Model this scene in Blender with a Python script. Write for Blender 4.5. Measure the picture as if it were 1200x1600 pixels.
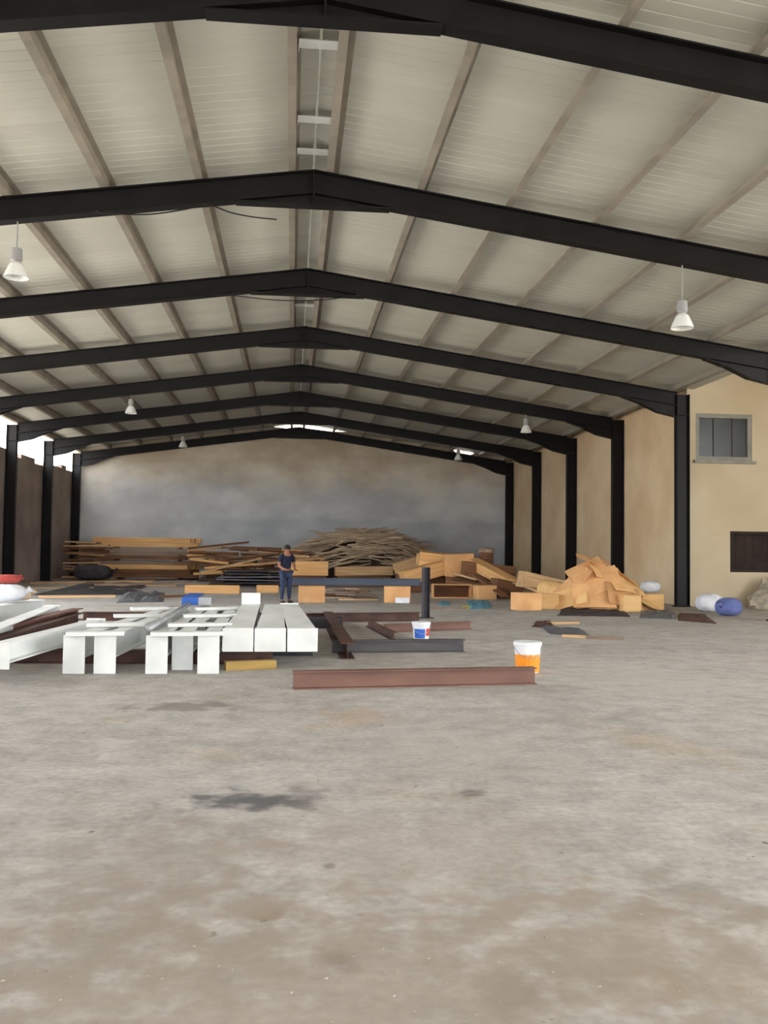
import bpy, math, random
from mathutils import Vector, Matrix, Euler

for o in list(bpy.data.objects):
    bpy.data.objects.remove(o, do_unlink=True)
scene = bpy.context.scene
col = scene.collection
random.seed(11)

# ------------------------------------------------------------------ camera
FPX, YAW, PITCH, ROLL, EYE = 1440.64, 0.0993477, 0.0410967, 0.0122113, 1.65
_F = Vector((math.sin(YAW)*math.cos(PITCH), math.cos(YAW)*math.cos(PITCH), math.sin(PITCH)))
_R0 = Vector((math.cos(YAW), -math.sin(YAW), 0)); _U0 = _R0.cross(_F)
_c, _s = math.cos(ROLL), math.sin(ROLL)
_R = _R0*_c + _U0*_s; _U = _U0*_c - _R0*_s
cam_data = bpy.data.cameras.new('camera'); cam = bpy.data.objects.new('camera', cam_data); col.objects.link(cam)
cam.matrix_world = Matrix(((_R.x,_U.x,-_F.x,0),(_R.y,_U.y,-_F.y,0),(_R.z,_U.z,-_F.z,EYE),(0,0,0,1)))
cam_data.sensor_fit = 'VERTICAL'; cam_data.sensor_height = 36; cam_data.lens = 36*FPX/1600
cam_data.clip_start = .05; cam_data.clip_end = 500
scene.camera = cam

# ------------------------------------------------------------------ sky and exposure
world = bpy.data.worlds.new('overcast_sky'); scene.world = world; world.use_nodes = True
wn = world.node_tree.nodes; wn.clear()
bg = wn.new('ShaderNodeBackground'); bg.inputs[0].default_value = (.95, .98, 1.0, 1); bg.inputs[1].default_value = 4.6
wo = wn.new('ShaderNodeOutputWorld'); world.node_tree.links.new(bg.outputs[0], wo.inputs[0])
sun_d = bpy.data.lights.new('sun', 'SUN'); sun_d.energy = 13; sun_d.angle = .02; sun_d.color = (1, .97, .92)
sun = bpy.data.objects.new('sun', sun_d); col.objects.link(sun)          # high, from beyond the back wall of the hall
sun.rotation_euler = Vector((.10, .70, 1.25)).to_track_quat('Z', 'Y').to_euler()
vs = scene.view_settings
vs.view_transform = 'Standard'; vs.look = 'None'; vs.gamma = 1; vs.use_curve_mapping = False; vs.exposure = 0.9
scene.display_settings.display_device = 'sRGB'

# ------------------------------------------------------------------ pixel -> place
def ray(x, y): return _F*FPX + _R*(x-600) + _U*(800-y)
def at(x, y, z=0.0):
    d = ray(x, y); t = (z-EYE)/d.z
    return Vector((d.x*t, d.y*t, z))
def atY(x, y, Y):
    d = ray(x, y); t = Y/d.y
    return Vector((d.x*t, Y, EYE+d.z*t))
def atX(x, y, X):
    d = ray(x, y); t = X/d.x
    return Vector((X, d.y*t, EYE+d.z*t))

# ------------------------------------------------------------------ materials
M = {}
def lin(c):
    return tuple(((v/255)/12.92 if v/255 <= .04045 else ((v/255+.055)/1.055)**2.4) for v in c)
def mat(name, c1, c2=None, rough=.7, scale=4.0, stretch=(1,1,1), metal=0.0, bump=0.0, rand=0.0, spec=.35, detail=5, lo=.35, hi=.65, bscale=None):
    m = bpy.data.materials.new(name); m.use_nodes = True
    nt = m.node_tree; n = nt.nodes; L = nt.links
    b = n['Principled BSDF']
    c1 = lin(c1); c2 = lin(c2) if c2 else c1
    b.inputs['Roughness'].default_value = rough; b.inputs['Metallic'].default_value = metal
    b.inputs['Specular IOR Level'].default_value = spec
    tc = n.new('ShaderNodeTexCoord'); oi = n.new('ShaderNodeObjectInfo')
    mp = n.new('ShaderNodeMapping'); mp.inputs['Scale'].default_value = stretch
    sh = n.new('ShaderNodeVectorMath'); sh.operation = 'SCALE'; sh.inputs[0].default_value = (37, 53, 29)
    ad = n.new('ShaderNodeVectorMath'); ad.operation = 'ADD'
    L.new(oi.outputs['Random'], sh.inputs['Scale']); L.new(tc.outputs['Object'], mp.inputs['Vector'])
    L.new(mp.outputs[0], ad.inputs[0]); L.new(sh.outputs[0], ad.inputs[1])
    nz = n.new('ShaderNodeTexNoise'); nz.inputs['Scale'].default_value = scale; nz.inputs['Detail'].default_value = detail
    L.new(ad.outputs[0], nz.inputs['Vector'])
    cr = n.new('ShaderNodeValToRGB'); cr.color_ramp.elements[0].position = lo; cr.color_ramp.elements[1].position = hi
    cr.color_ramp.elements[0].color = (*c1, 1); cr.color_ramp.elements[1].color = (*c2, 1)
    L.new(nz.outputs['Fac'], cr.inputs[0])
    out = cr.outputs[0]
    if rand:
        hs = n.new('ShaderNodeHueSaturation'); mr = n.new('ShaderNodeMapRange')
        mr.inputs['To Min'].default_value = 1-rand; mr.inputs['To Max'].default_value = 1+rand
        L.new(oi.outputs['Random'], mr.inputs['Value']); L.new(mr.outputs[0], hs.inputs['Value']); L.new(out, hs.inputs['Color'])
        out = hs.outputs[0]
    L.new(out, b.inputs['Base Color'])
    if bump:
        bp = n.new('ShaderNodeBump'); bp.inputs['Strength'].default_value = bump; bp.inputs['Distance'].default_value = .03
        nb = nz
        if bscale:
            nb = n.new('ShaderNodeTexNoise'); nb.inputs['Scale'].default_value = bscale; nb.inputs['Detail'].default_value = 4
            L.new(ad.outputs[0], nb.inputs['Vector'])
        L.new(nb.outputs['Fac'], bp.inputs['Height']); L.new(bp.outputs[0], b.inputs['Normal'])
    M[name] = m
    return m
mat('black_steel', (15,14,16), (21,20,22), rough=.5, scale=3, spec=.22)
mat('purlin_paint', (138,131,121), (156,148,136), rough=.6, scale=2, stretch=(1,.2,1))
mat('roof_sheet', (205,205,193), (195,194,183), rough=.5, scale=.7, stretch=(.25,1,1), rand=.02)
mat('tan_plaster', (206,178,142), (222,200,166), rough=.9, scale=.5, bump=.25, bscale=7)
mat('yellow_plaster', (190,175,146), (206,192,166), rough=.9, scale=.5, bump=.25, bscale=7)
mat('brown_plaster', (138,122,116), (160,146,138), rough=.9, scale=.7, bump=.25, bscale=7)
mat('rust_paint', (104,74,66), (126,92,80), rough=.65, scale=2.5, stretch=(.4,1,1), rand=.08)
mat('dark_rust', (72,50,46), (96,68,60), rough=.7, scale=3, rand=.08)
mat('grey_steel', (64,62,66), (86,82,82), rough=.5, scale=3, stretch=(.3,1,1))
mat('blue_grey_steel', (58,68,88), (76,84,100), rough=.5, scale=3, stretch=(.3,1,1))
mat('white_paint', (232,234,232), (214,216,214), rough=.45, scale=2, stretch=(.4,1,1), rand=.02)
mat('wood_orange', (234,186,126), (212,162,106), rough=.75, scale=3, stretch=(.25,3,3), rand=.10, bump=.1)
mat('wood_tan', (220,184,138), (192,154,114), rough=.8, scale=3, stretch=(.25,3,3), rand=.10, bump=.1)
mat('wood_grey', (164,142,124), (130,110,98), rough=.85, scale=3, stretch=(.25,4,4), rand=.16, bump=.15)
mat('wood_brown', (132,94,66), (104,72,54), rough=.85, scale=3, stretch=(.25,4,4), rand=.14, bump=.15)
mat('stick_wood', (206,184,156), (156,136,114), rough=.9, scale=3, stretch=(.3,3,3), rand=.25)
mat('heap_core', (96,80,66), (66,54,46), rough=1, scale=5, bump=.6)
mat('cardboard', (226,178,126), (206,154,104), rough=.85, scale=1.5, rand=.10)
mat('plywood', (240,198,138), (222,176,118), rough=.8, scale=2, stretch=(.4,2,2), rand=.08)
mat('black_sheet', (48,46,54), (66,62,68), rough=.7, scale=3, rand=.1)
mat('slate_sheet', (84,88,98), (112,112,116), rough=.55, scale=3)
mat('white_plastic', (236,238,240), (222,224,228), rough=.45, scale=3)
mat('orange_label', (246,150,40), (238,138,30), rough=.45)
mat('blue_label', (60,110,210), (50,96,196), rough=.45)
mat('red_label', (206,70,60), rough=.45)
mat('white_sack', (232,234,238), (206,210,220), rough=.7, scale=4, bump=.3)
mat('blue_sack', (112,124,180), (92,104,162), rough=.7, scale=4, bump=.3)
mat('red_sack', (180,78,72), (160,66,62), rough=.7, scale=4, bump=.3)
mat('cream_sack', (226,206,180), (208,186,158), rough=.8, scale=4, bump=.3)
mat('teal_sheet', (104,170,196), (84,150,182), rough=.5)
mat('yellow_strip', (206,200,110), rough=.6)
mat('blue_paint', (48,96,180), (38,84,164), rough=.5)
mat('pale_steel', (176,178,180), (158,160,162), rough=.4, metal=.3)
mat('lamp_reflector', (226,228,226), rough=.35)
mat('lamp_housing', (150,150,150), rough=.5)
mat('window_frame', (148,146,138), (132,130,122), rough=.6)
mat('dark_pane', (34,38,38), (44,48,46), rough=.25, scale=1.5)
mat('shutter_wood', (58,44,40), (42,34,32), rough=.8, scale=2)
mat('cable_black', (28,26,28), rough=.6)
mat('rubble', (184,172,152), (150,142,130), rough=1, scale=6, bump=.6)
mat('yellow_timber', (176,146,84), (150,122,72), rough=.8, scale=3, stretch=(.3,3,3))
mat('skin', (150,104,82), rough=.6)
mat('navy_cloth', (34,38,62), (26,30,50), rough=.9, scale=6)
mat('denim', (52,64,92), (42,52,78), rough=.9, scale=6)
mat('hair', (38,28,24), rough=.8)
mat('shoe', (40,36,36), rough=.7)
mat('yellow_cloth', (176,164,70), rough=.9)
mat('outside_ground', (196,189,178), (180,172,160), rough=1, scale=.3)
mat('debris_chip', (176,168,158), (136,128,120), rough=1, scale=6)

def back_wall_material():
    m = bpy.data.materials.new('weathered_render'); m.use_nodes = True
    nt = m.node_tree; n = nt.nodes; L = nt.links; b = n['Principled BSDF']
    b.inputs['Roughness'].default_value = .9; b.inputs['Specular IOR Level'].default_value = .2
    tc = n.new('ShaderNodeTexCoord')
    sp = n.new('ShaderNodeSeparateXYZ'); L.new(tc.outputs['Object'], sp.inputs[0])
    n1 = n.new('ShaderNodeTexNoise'); n1.inputs['Scale'].default_value = .45; n1.inputs['Detail'].default_value = 6
    mp = n.new('ShaderNodeMapping'); mp.inputs['Scale'].default_value = (.8,1,1.2)
    L.new(tc.outputs['Object'], mp.inputs[0]); L.new(mp.outputs[0], n1.inputs['Vector'])
    # tan upper render band meeting the grey cement below along an uneven line
    ma = n.new('ShaderNodeMath'); ma.operation = 'MULTIPLY_ADD'; ma.inputs[1].default_value = 3.4
    L.new(n1.outputs['Fac'], ma.inputs[0]); L.new(sp.outputs['Z'], ma.inputs[2])
    mr = n.new('ShaderNodeMapRange'); mr.interpolation_type = 'SMOOTHSTEP'
    mr.inputs['From Min'].default_value = 5.4; mr.inputs['From Max'].default_value = 8.2
    L.new(ma.outputs[0], mr.inputs['Value'])
    n2 = n.new('ShaderNodeTexNoise'); n2.inputs['Scale'].default_value = .6; n2.inputs['Detail'].default_value = 5
    L.new(mp.outputs[0], n2.inputs['Vector'])
    g = n.new('ShaderNodeValToRGB'); g.color_ramp.elements[0].position = .33; g.color_ramp.elements[1].position = .68
    g.color_ramp.elements[0].color = (*lin((186,188,192)),1); g.color_ramp.elements[1].color = (*lin((216,217,217)),1)
    t = n.new('ShaderNodeValToRGB'); t.color_ramp.elements[0].position = .33; t.color_ramp.elements[1].position = .68
    t.color_ramp.elements[0].color = (*lin((184,170,150)),1); t.color_ramp.elements[1].color = (*lin((222,212,196)),1)
    L.new(n2.outputs['Fac'], g.inputs[0]); L.new(n2.outputs['Fac'], t.inputs[0])
    mx = n.new('ShaderNodeMix'); mx.data_type = 'RGBA'
    L.new(mr.outputs[0], mx.inputs['Factor']); L.new(g.outputs[0], mx.inputs['A']); L.new(t.outputs[0], mx.inputs['B'])
    # separate coat of darker cement on the lower wall, right of an old joint
    def step(src, edge, sgn):
        a = n.new('ShaderNodeMath'); a.operation = 'MULTIPLY_ADD'; a.inputs[1].default_value = .5*sgn; L.new(n1.outputs['Fac'], a.inputs[0])
        q = n.new('ShaderNodeMath'); q.operation = 'MULTIPLY_ADD'; q.inputs[1].default_value = sgn; q.inputs[2].default_value = -edge*sgn
        L.new(src, q.inputs[0]); L.new(q.outputs[0], a.inputs[2])
        t_ = n.new('ShaderNodeMapRange'); t_.interpolation_type = 'SMOOTHSTEP'; t_.inputs['From Min'].default_value = 0; t_.inputs['From Max'].default_value = .35
        L.new(a.outputs[0], t_.inputs['Value']); return t_.outputs[0]
    mm = n.new('ShaderNodeMath'); mm.operation = 'MULTIPLY'; L.new(step(sp.outputs['X'], -4.9, 1), mm.inputs[0]); L.new(step(sp.outputs['Z'], 3.7, -1), mm.inputs[1])
    m2 = n.new('ShaderNodeMix'); m2.data_type = 'RGBA'; m2.blend_type = 'MULTIPLY'; m2.inputs['B'].default_value = (.86,.88,.90,1)
    L.new(mm.outputs[0], m2.inputs['Factor']); L.new(mx.outputs['Result'], m2.inputs['A'])
    L.new(m2.outputs['Result'], b.inputs['Base Color'])
    bp = n.new('ShaderNodeBump'); bp.inputs['Strength'].default_value = .3; bp.inputs['Distance'].default_value = .03
    L.new(n2.outputs['Fac'], bp.inputs['Height']); L.new(bp.outputs[0], b.inputs['Normal'])
    M['weathered_render'] = m
back_wall_material()

def floor_material():
    m = bpy.data.materials.new('dusty_concrete'); m.use_nodes = True
    nt = m.node_tree; n = nt.nodes; L = nt.links; b = n['Principled BSDF']
    b.inputs['Roughness'].default_value = .85; b.inputs['Specular IOR Level'].default_value = .25
    tc = n.new('ShaderNodeTexCoord')
    def noise(sc, de=6, vec=None):
        x = n.new('ShaderNodeTexNoise'); x.inputs['Scale'].default_value = sc; x.inputs['Detail'].default_value = de
        L.new(vec or tc.outputs['Object'], x.inputs['Vector']); return x
    def ramp(src, a, bb, ca, cb):
        r = n.new('ShaderNodeValToRGB'); r.color_ramp.elements[0].position = a; r.color_ramp.elements[1].position = bb
        r.color_ramp.elements[0].color = (*ca,1); r.color_ramp.elements[1].color = (*cb,1); L.new(src, r.inputs[0]); return r.outputs[0]
    base = ramp(noise(.55).outputs['Fac'], .3, .7, lin((176,171,166)), lin((196,192,188)))
    def mixc(a, fac, c, kind='MIX'):
        x = n.new('ShaderNodeMix'); x.data_type = 'RGBA'; x.blend_type = kind
        L.new(a, x.inputs['A'])
        if isinstance(c, tuple): x.inputs['B'].default_value = (*c,1)
        else: L.new(c, x.inputs['B'])
        if isinstance(fac, float): x.inputs['Factor'].default_value = fac
        else: L.new(fac, x.inputs['Factor'])
        return x.outputs['Result']
    mid = ramp(noise(3.2, 8).outputs['Fac'], .32, .70, (.72,.71,.70), (1.12,1.12,1.12))
    cur = mixc(base, .75, mid, 'MULTIPLY')
    fine = ramp(noise(17, 6).outputs['Fac'], .30, .72, (.74,.73,.72), (1.14,1.14,1.14))
    cur = mixc(cur, .7, fine, 'MULTIPLY')
    specks = ramp(noise(7.5, 3).outputs['Fac'], .70, .76, (0,0,0), (1,1,1))
    cur = mixc(cur, specks, lin((126,118,110)))
    ochre = ramp(noise(.9, 4).outputs['Fac'], .60, .74, (0,0,0), (.45,.45,.45))
    cur = mixc(cur, ochre, lin((172,150,120)))
    wob = noise(4.5, 8)
    # patches with places and outlines of their own: dirt, plus painted light and shade
    stains_and_shading = [((392,1252),.52,.14,.05,(84,84,88),.85), ((480,1243),.22,.16,.2,(110,106,104),.5), ((418,1430),.10,.05,-.4,(120,92,70),.7),
              ((532,1505),.11,.05,.3,(104,96,88),.65), ((290,1104),.65,.22,.1,(122,114,108),.7), ((170,1160),.35,.14,0,(200,196,192),.6),
              ((1035,1165),.5,.5,.3,(170,146,112),.32), ((737,1238),.12,.08,0,(104,96,94),.7), ((1090,1400),.4,.25,.4,(140,132,124),.5),
              ((820,1545),.22,.10,.2,(126,114,102),.5), ((515,1353),.05,.03,0,(96,90,88),.7), ((560,1120),.5,.3,0,(178,148,118),.45),
              ((230,1350),.9,.5,0,(150,138,128),.45), ((700,1170),1.0,.7,.2,(182,178,172),.4), ((1000,1060),2.2,1.4,.2,(196,192,186),.5),  # last patch paints in the brighter light on the right floor
              ((520,1560),2.2,.55,.1,(152,138,124),.55), ((200,1450),1.2,.4,.3,(150,138,126),.45), ((1000,1480),1.0,.4,-.2,(156,142,128),.5), ((650,1330),1.3,.5,.2,(166,154,142),.4)]  # brown dirt that also paints in the dimmer light of the near floor
    for (px,py),rx,ry,rot,c,amt in stains_and_shading:
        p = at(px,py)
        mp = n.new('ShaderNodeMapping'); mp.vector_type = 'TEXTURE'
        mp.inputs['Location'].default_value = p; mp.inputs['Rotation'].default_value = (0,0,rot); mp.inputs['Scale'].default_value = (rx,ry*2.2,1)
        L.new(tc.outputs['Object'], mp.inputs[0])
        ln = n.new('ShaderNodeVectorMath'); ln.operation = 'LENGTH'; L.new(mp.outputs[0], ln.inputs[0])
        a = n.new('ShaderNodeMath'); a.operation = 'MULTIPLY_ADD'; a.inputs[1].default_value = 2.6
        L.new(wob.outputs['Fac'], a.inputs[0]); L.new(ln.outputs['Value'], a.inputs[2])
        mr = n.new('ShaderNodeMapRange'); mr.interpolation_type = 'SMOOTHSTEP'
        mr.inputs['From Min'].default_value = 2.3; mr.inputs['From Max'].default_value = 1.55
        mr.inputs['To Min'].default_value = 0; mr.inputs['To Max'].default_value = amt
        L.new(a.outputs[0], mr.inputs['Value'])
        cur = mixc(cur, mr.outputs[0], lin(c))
    L.new(cur, b.inputs['Base Color'])
    bp = n.new('ShaderNodeBump'); bp.inputs['Strength'].default_value = .35; bp.inputs['Distance'].default_value = .02
    L.new(noise(9, 6).outputs['Fac'], bp.inputs['Height']); L.new(bp.outputs[0], b.inputs['Normal'])
    M['dusty_concrete'] = m
floor_material()

# ------------------------------------------------------------------ mesh helpers
class MB:
    def __init__(s): s.v = []; s.f = []
    def add(s, vs, fs):
        k = len(s.v); s.v += [tuple(p) for p in vs]; s.f += [tuple(i+k for i in f) for f in fs]; return s
    def box(s, x0, x1, y0, y1, z0, z1):
        return s.add([(x0,y0,z0),(x1,y0,z0),(x1,y1,z0),(x0,y1,z0),(x0,y0,z1),(x1,y0,z1),(x1,y1,z1),(x0,y1,z1)],
                     [(0,3,2,1),(4,5,6,7),(0,1,5,4),(1,2,6,5),(2,3,7,6),(3,0,4,7)])
    def extrude(s, prof, a, b, axes='yz'):
        """closed 2-D outline swept along x from a to b (prof in y,z)"""
        n = len(prof)
        vs = [(a,p[0],p[1]) for p in prof]+[(b,p[0],p[1]) for p in prof]
        fs = [(i,(i+1)%n,n+(i+1)%n,n+i) for i in range(n)]
        return s.add(vs, fs+[tuple(reversed(range(n))), tuple(range(n,2*n))])
    def plate(s, pts, y0, y1):
        """outline in x,z given thickness along y"""
        n = len(pts)
        vs = [(p[0],y0,p[1]) for p in pts]+[(p[0],y1,p[1]) for p in pts]
        fs = [(i,(i+1)%n,n+(i+1)%n,n+i) for i in range(n)]
        return s.add(vs, fs+[tuple(reversed(range(n))), tuple(range(n,2*n))])
    def lathe(s, prof, seg=20, c=(0,0,0)):
        n = len(prof); vs = []
        for i in range(seg):
            a = 2*math.pi*i/seg
            vs += [(c[0]+r*math.cos(a), c[1]+r*math.sin(a), c[2]+z) for r,z in prof]
        fs = []
        for i in range(seg):
            j = (i+1)%seg
            for k in range(n-1):
                fs.append((i*n+k, j*n+k, j*n+k+1, i*n+k+1))
        fs.append(tuple(i*n for i in reversed(range(seg)))); fs.append(tuple(i*n+n-1 for i in range(seg)))
        return s.add(vs, fs)
    def tube(s, pts, r, seg=8):
        pts = [Vector(p) for p in pts]; n = len(pts); vs = []
        for i,p in enumerate(pts):
            d = (pts[min(i+1,n-1)]-pts[max(i-1,0)]).normalized()
            u = d.cross(Vector((0,0,1)))
            if u.length < 1e-3: u = d.cross(Vector((0,1,0)))
            u.normalize(); w = u.cross(d)
            rr = r[i] if isinstance(r,(list,tuple)) else r
            vs += [p+u*rr*math.cos(2*math.pi*k/seg)+w*rr*math.sin(2*math.pi*k/seg) for k in range(seg)]
        fs = [(i*seg+k, i*seg+(k+1)%seg, (i+1)*seg+(k+1)%seg, (i+1)*seg+k) for i in range(n-1) for k in range(seg)]
        fs += [tuple(reversed(range(seg))), tuple((n-1)*seg+k for k in range(seg))]
        return s.add(vs, fs)
    def mesh(s, name, m, smooth=False):
        me = bpy.data.meshes.new(name); me.from_pydata(s.v, [], s.f)
        import bmesh
        bm = bmesh.new(); bm.from_mesh(me); bmesh.ops.recalc_face_normals(bm, faces=bm.faces); bm.to_mesh(me); bm.free()
        if m: me.materials.append(M[m])
        if smooth:
            for p in me.polygons: p.use_smooth = True
        return me
    def build(s, name, m, parent=None, smooth=False, loc=None, rot=None, bevel=0):
        o = obj(name, s.mesh(name, m, smooth), parent, loc, rot)
        if bevel:
            b = o.modifiers.new('edge', 'BEVEL'); b.width = bevel; b.segments = 2; b.limit_method = 'ANGLE'
        return o
def obj(name, me, parent=None, loc=None, rot=None):
    o = bpy.data.objects.new(name, me); col.objects.link(o)
    if parent: o.parent = parent
    if loc is not None: o.location = loc
    if rot is not None: o.rotation_euler = rot
    return o
def tag(o, label=None, cat=None, group=None, kind=None):
    if label: o['label'] = label
    if cat: o['category'] = cat
    if group: o['group'] = group
    if kind: o['kind'] = kind
    elif cat: o['kind'] = 'thing'
    return o
def empty(name, loc, rz=0):
    e = bpy.data.objects.new(name, None); col.objects.link(e); e.location = loc; e.rotation_euler = (0,0,rz); e.empty_display_size = .2
    return e
def copy_tree(o, parent=None):
    c = o.copy(); col.objects.link(c)
    if parent: c.parent = parent
    for ch in list(o.children): copy_tree(ch, c)
    return c
def iprof(h, b, tf, tw):
    """I outline in (y,z), standing on z=0"""
    B, T = b/2, tw/2
    return [(-B,0),(B,0),(B,tf),(T,tf),(T,h-tf),(B,h-tf),(B,h),(-B,h),(-B,h-tf),(-T,h-tf),(-T,tf),(-B,tf)]
def aim(o, p0, p1, roll=0):
    """local +x of o runs p0 -> p1, its foot at p0"""
    p0 = Vector(p0); d = Vector(p1)-p0
    yaw = math.atan2(d.y, d.x); pit = math.atan2(d.z, math.hypot(d.x, d.y))
    o.matrix_world = Matrix.Translation(p0) @ Euler((0,0,yaw)).to_matrix().to_4x4() @ Euler((0,-pit,0)).to_matrix().to_4x4() @ Euler((roll,0,0)).to_matrix().to_4x4()
    return o

# ------------------------------------------------------------------ hall dimensions
XR, HR, HW, HE = 0.2856, 8.333, 11.745, 6.663
SL = (HR-HE)/HW; ANG = math.atan(SL)
FY = lambda i: 10.3895 + (i-1)*5.74833
Y0, YB = -9.0, FY(8)+.28                     # open front end, face of the back wall
WR, WL = XR+HW+.29, XR-HW-.29                # inner faces of the side walls
PUR = .22                                    # purlin depth
def roofz(x): return HR - SL*abs(x-XR)       # top of the rafters

# floor and outside ground
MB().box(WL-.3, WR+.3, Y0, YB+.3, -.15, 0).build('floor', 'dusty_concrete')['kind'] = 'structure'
g = MB()
g.box(-120, 120, -120, Y0, -.3, -.02).box(-120, WL-.3, Y0, 140, -.3, -.02).box(WR+.3, 120, Y0, 140, -.3, -.02).box(WL-.3, WR+.3, YB+.3, 140, -.3, -.02)
g.build('ground', 'outside_ground')['kind'] = 'structure'

# the hall's right wall runs from the fourth frame to the back; nearer the side is open to an annex,
# whose rear wall faces the camera and holds the two openings
YA, XA = FY(4)+.16, WR+7.2
MB().box(WR+.3, XA+.4, Y0, YA+.3, -.15, 0).build('floor_annex', 'dusty_concrete')['kind'] = 'structure'
zr = roofz(WR)+PUR-.01
MB().box(WR, WR+.3, YA+.3, YB+.3, 0, zr).build('wall_right', 'tan_plaster')['kind'] = 'structure'
w1a, w1b = atY(1087, 719, YA), atY(1175, 648, YA)     # low left, high right corners
w2a, w2b = atY(1141, 894, YA), atY(1212, 831, YA)
def wall_with_holes(name, x0, x1, y0, y1, top, holes, m):
    xs = sorted({x0, x1, *[h[0] for h in holes], *[h[1] for h in holes]}); b = MB()
    for a, c in zip(xs, xs[1:]):
        hs = sorted((h[2], h[3]) for h in holes if h[0] <= a+1e-6 and h[1] >= c-1e-6)
        z = 0.0
        for lo, hi in hs: b.box(a, c, y0, y1, z, lo); z = hi
        b.plate([(a,z),(c,z),(c,top(c)),(a,top(a))], y0, y1)
    o = b.build(name, m); o['kind'] = 'structure'; return o
H1 = (w1a.x, w1b.x, w1a.z, w1b.z); H2 = (w2a.x, w2b.x, w2a.z, w2b.z)
wall_with_holes('wall_annex', WR, XA+.4, YA, YA+.3, lambda x: 7.7, [H1, H2], 'yellow_plaster')
def window(name, H, paned):
    x0, x1, z0, z1 = H
    e = empty(name, ((x0+x1)/2, YA, z0)); e['kind'] = 'structure'
    w, h = (x1-x0)/2, z1-z0; t = .13 if paned else .09
    f = MB()
    f.box(-w,-w+t,.03,.16,0,h).box(w-t,w,.03,.16,0,h).box(-w+t,w-t,.03,.16,0,t).box(-w+t,w-t,.03,.16,h-t,h)
    f.build('window_frame', 'window_frame' if paned else 'shutter_wood', e)
    if paned:
        MB().box(-w+t,w-t,.10,.12,t,h-t).build('pane', 'dark_pane', e)
        MB().box(-w-.08,w+.08,-.12,.03,-.09,0).build('window_sill', 'window_frame', e)
        for dx in (-w/3, w/3):
            MB().box(dx-.012,dx+.012,.085,.10,t,h-t).build('glazing_bar', 'shutter_wood', e)
    else:
        k = 5; q = 2*w/k
        for i in range(k):
            MB().box(-w+i*q+.003,-w+(i+1)*q-.003,.24,.26+.006*(i%2),0,h).build('shutter_board', 'shutter_wood', e)
        MB().box(-w,w,.262,.30,0,h).build('shutter_backing', 'shutter_wood', e)
        MB().box(-w+t,w-t,.20,.24,h*.25,h*.25+.1).build('shutter_rail', 'shutter_wood', e)
window('window_1', H1, True); window('window_2', H2, False)

# left wall stops short of the roof: open strip under the eaves, uneven top courses
ZL = 5.62
AY, DW, DH = 16.0, 7.5, 6.0                  # annex side wall start, doorway half width and height, tuned for the light
YL = FY(4)+.6                                # three near bays of the left side stand open between the columns
def left_wall():
    b = MB(); b.box(WL-.3, WL, YL, YB+.3, 0, ZL-.2)
    b.box(WL-.3, WL, Y0, FY(1)-.2, 0, ZL)
    y = YL; r = random.Random(4)
    while y < YB+.3:
        ln = min(r.uniform(.8, 2.4), YB+.3-y); dz = r.choice([0,0,.2,.2,.38])
        b.box(WL-.3, WL, y, y+ln, ZL-.2, ZL-.199+dz); y += ln
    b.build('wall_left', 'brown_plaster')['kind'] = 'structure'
left_wall()

# back gable wall; it stops just short of the roof right of the ridge, where daylight shows
def back_wall():
    top = lambda x: roofz(x)+PUR+.0
    pts = [(WL-.3,0),(WR+.3,0),(WR+.3,top(WR)+.006)]
    pts += [(atY(742,712,YB).x, top(atY(742,712,YB).x)+.006), (atY(735,712,YB).x, top(atY(735,712,YB).x)-.13), (atY(712,706,YB).x, top(atY(712,706,YB).x)-.12), (atY(706,706,YB).x, top(atY(706,706,YB).x)+.006)]
    xa, xb = atY(545,664,YB).x, atY(425,660,YB).x
    pts += [(xa, top(xa)+.006), (xa-.9, top(xa-.9)-.12), (XR, HR+PUR-.19), (xb+.8, top(xb+.8)-.17), (xb, top(xb)+.006), (WL-.3, top(WL)+.006)]
    MB().plate(pts, YB, YB+.3).build('wall_back', 'weathered_render')['kind'] = 'structure'
back_wall()

# roof: ribbed sheets one metre wide laid down each slope, ridge cap over the joint
roof = empty('ceiling', (XR, 0, HR)); roof['kind'] = 'structure'
def sheet_mesh():
    b = MB(); L0, L1 = .02, (HW+.5)/math.cos(ANG)
    prof = []
    for k in range(4):
        y = k*.25
        prof += [(y,0),(y+.215,0),(y+.222,.0045),(y+.243,.0045)]
    prof += [(1.0,0)]
    up = [(y,z+.004) for y,z in reversed(prof)]
    return b.extrude(prof+up, L0, L1).mesh('roof_sheet', 'roof_sheet')
sm = sheet_mesh()
nz_ = int(math.ceil(YB+.3-Y0))
for s in (1,-1):
    for k in range(nz_):
        o = obj('roof_sheet', sm, roof, (0, Y0+k*1.0 + (0 if s > 0 else 1.0), PUR+.012))
        o.rotation_euler = (0, ANG, 0) if s > 0 else (0, ANG, math.pi)
        if s < 0: o.rotation_euler = Euler((0, ANG, math.pi), 'XYZ')
# flat roof over the annex, higher than the hall's eaves, with fascia and outer wall; unseen, added to dim the annex
ZA = 7.7
lean = empty('roof_annex_unseen', (XR+HW+.35, 0, ZA)); lean['kind'] = 'structure'
_L = XA+.5-XR-HW-.35; prof_ = [(0,0),(.46,0),(.47,.007),(.49,.007),(.50,0),(.96,0),(.97,.007),(.99,.007),(1,0)]
lm = MB().extrude(prof_+[(y,z+.004) for y,z in reversed(prof_)], 0, _L).mesh('roof_sheet', 'roof_sheet')
for k in range(int(math.ceil(YA+.3-Y0))):
    obj('roof_sheet', lm, lean, (0, Y0+k, 0))
MB().box(0,.03,Y0,YA+.3,HR-SL*(HW+.35)+PUR+.05-ZA,0).build('fascia','roof_sheet',lean)
MB().box(XA,XA+.3,AY,YA,0,ZA).build('wall_annex_side_unseen','tan_plaster')['kind'] = 'structure'
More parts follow.
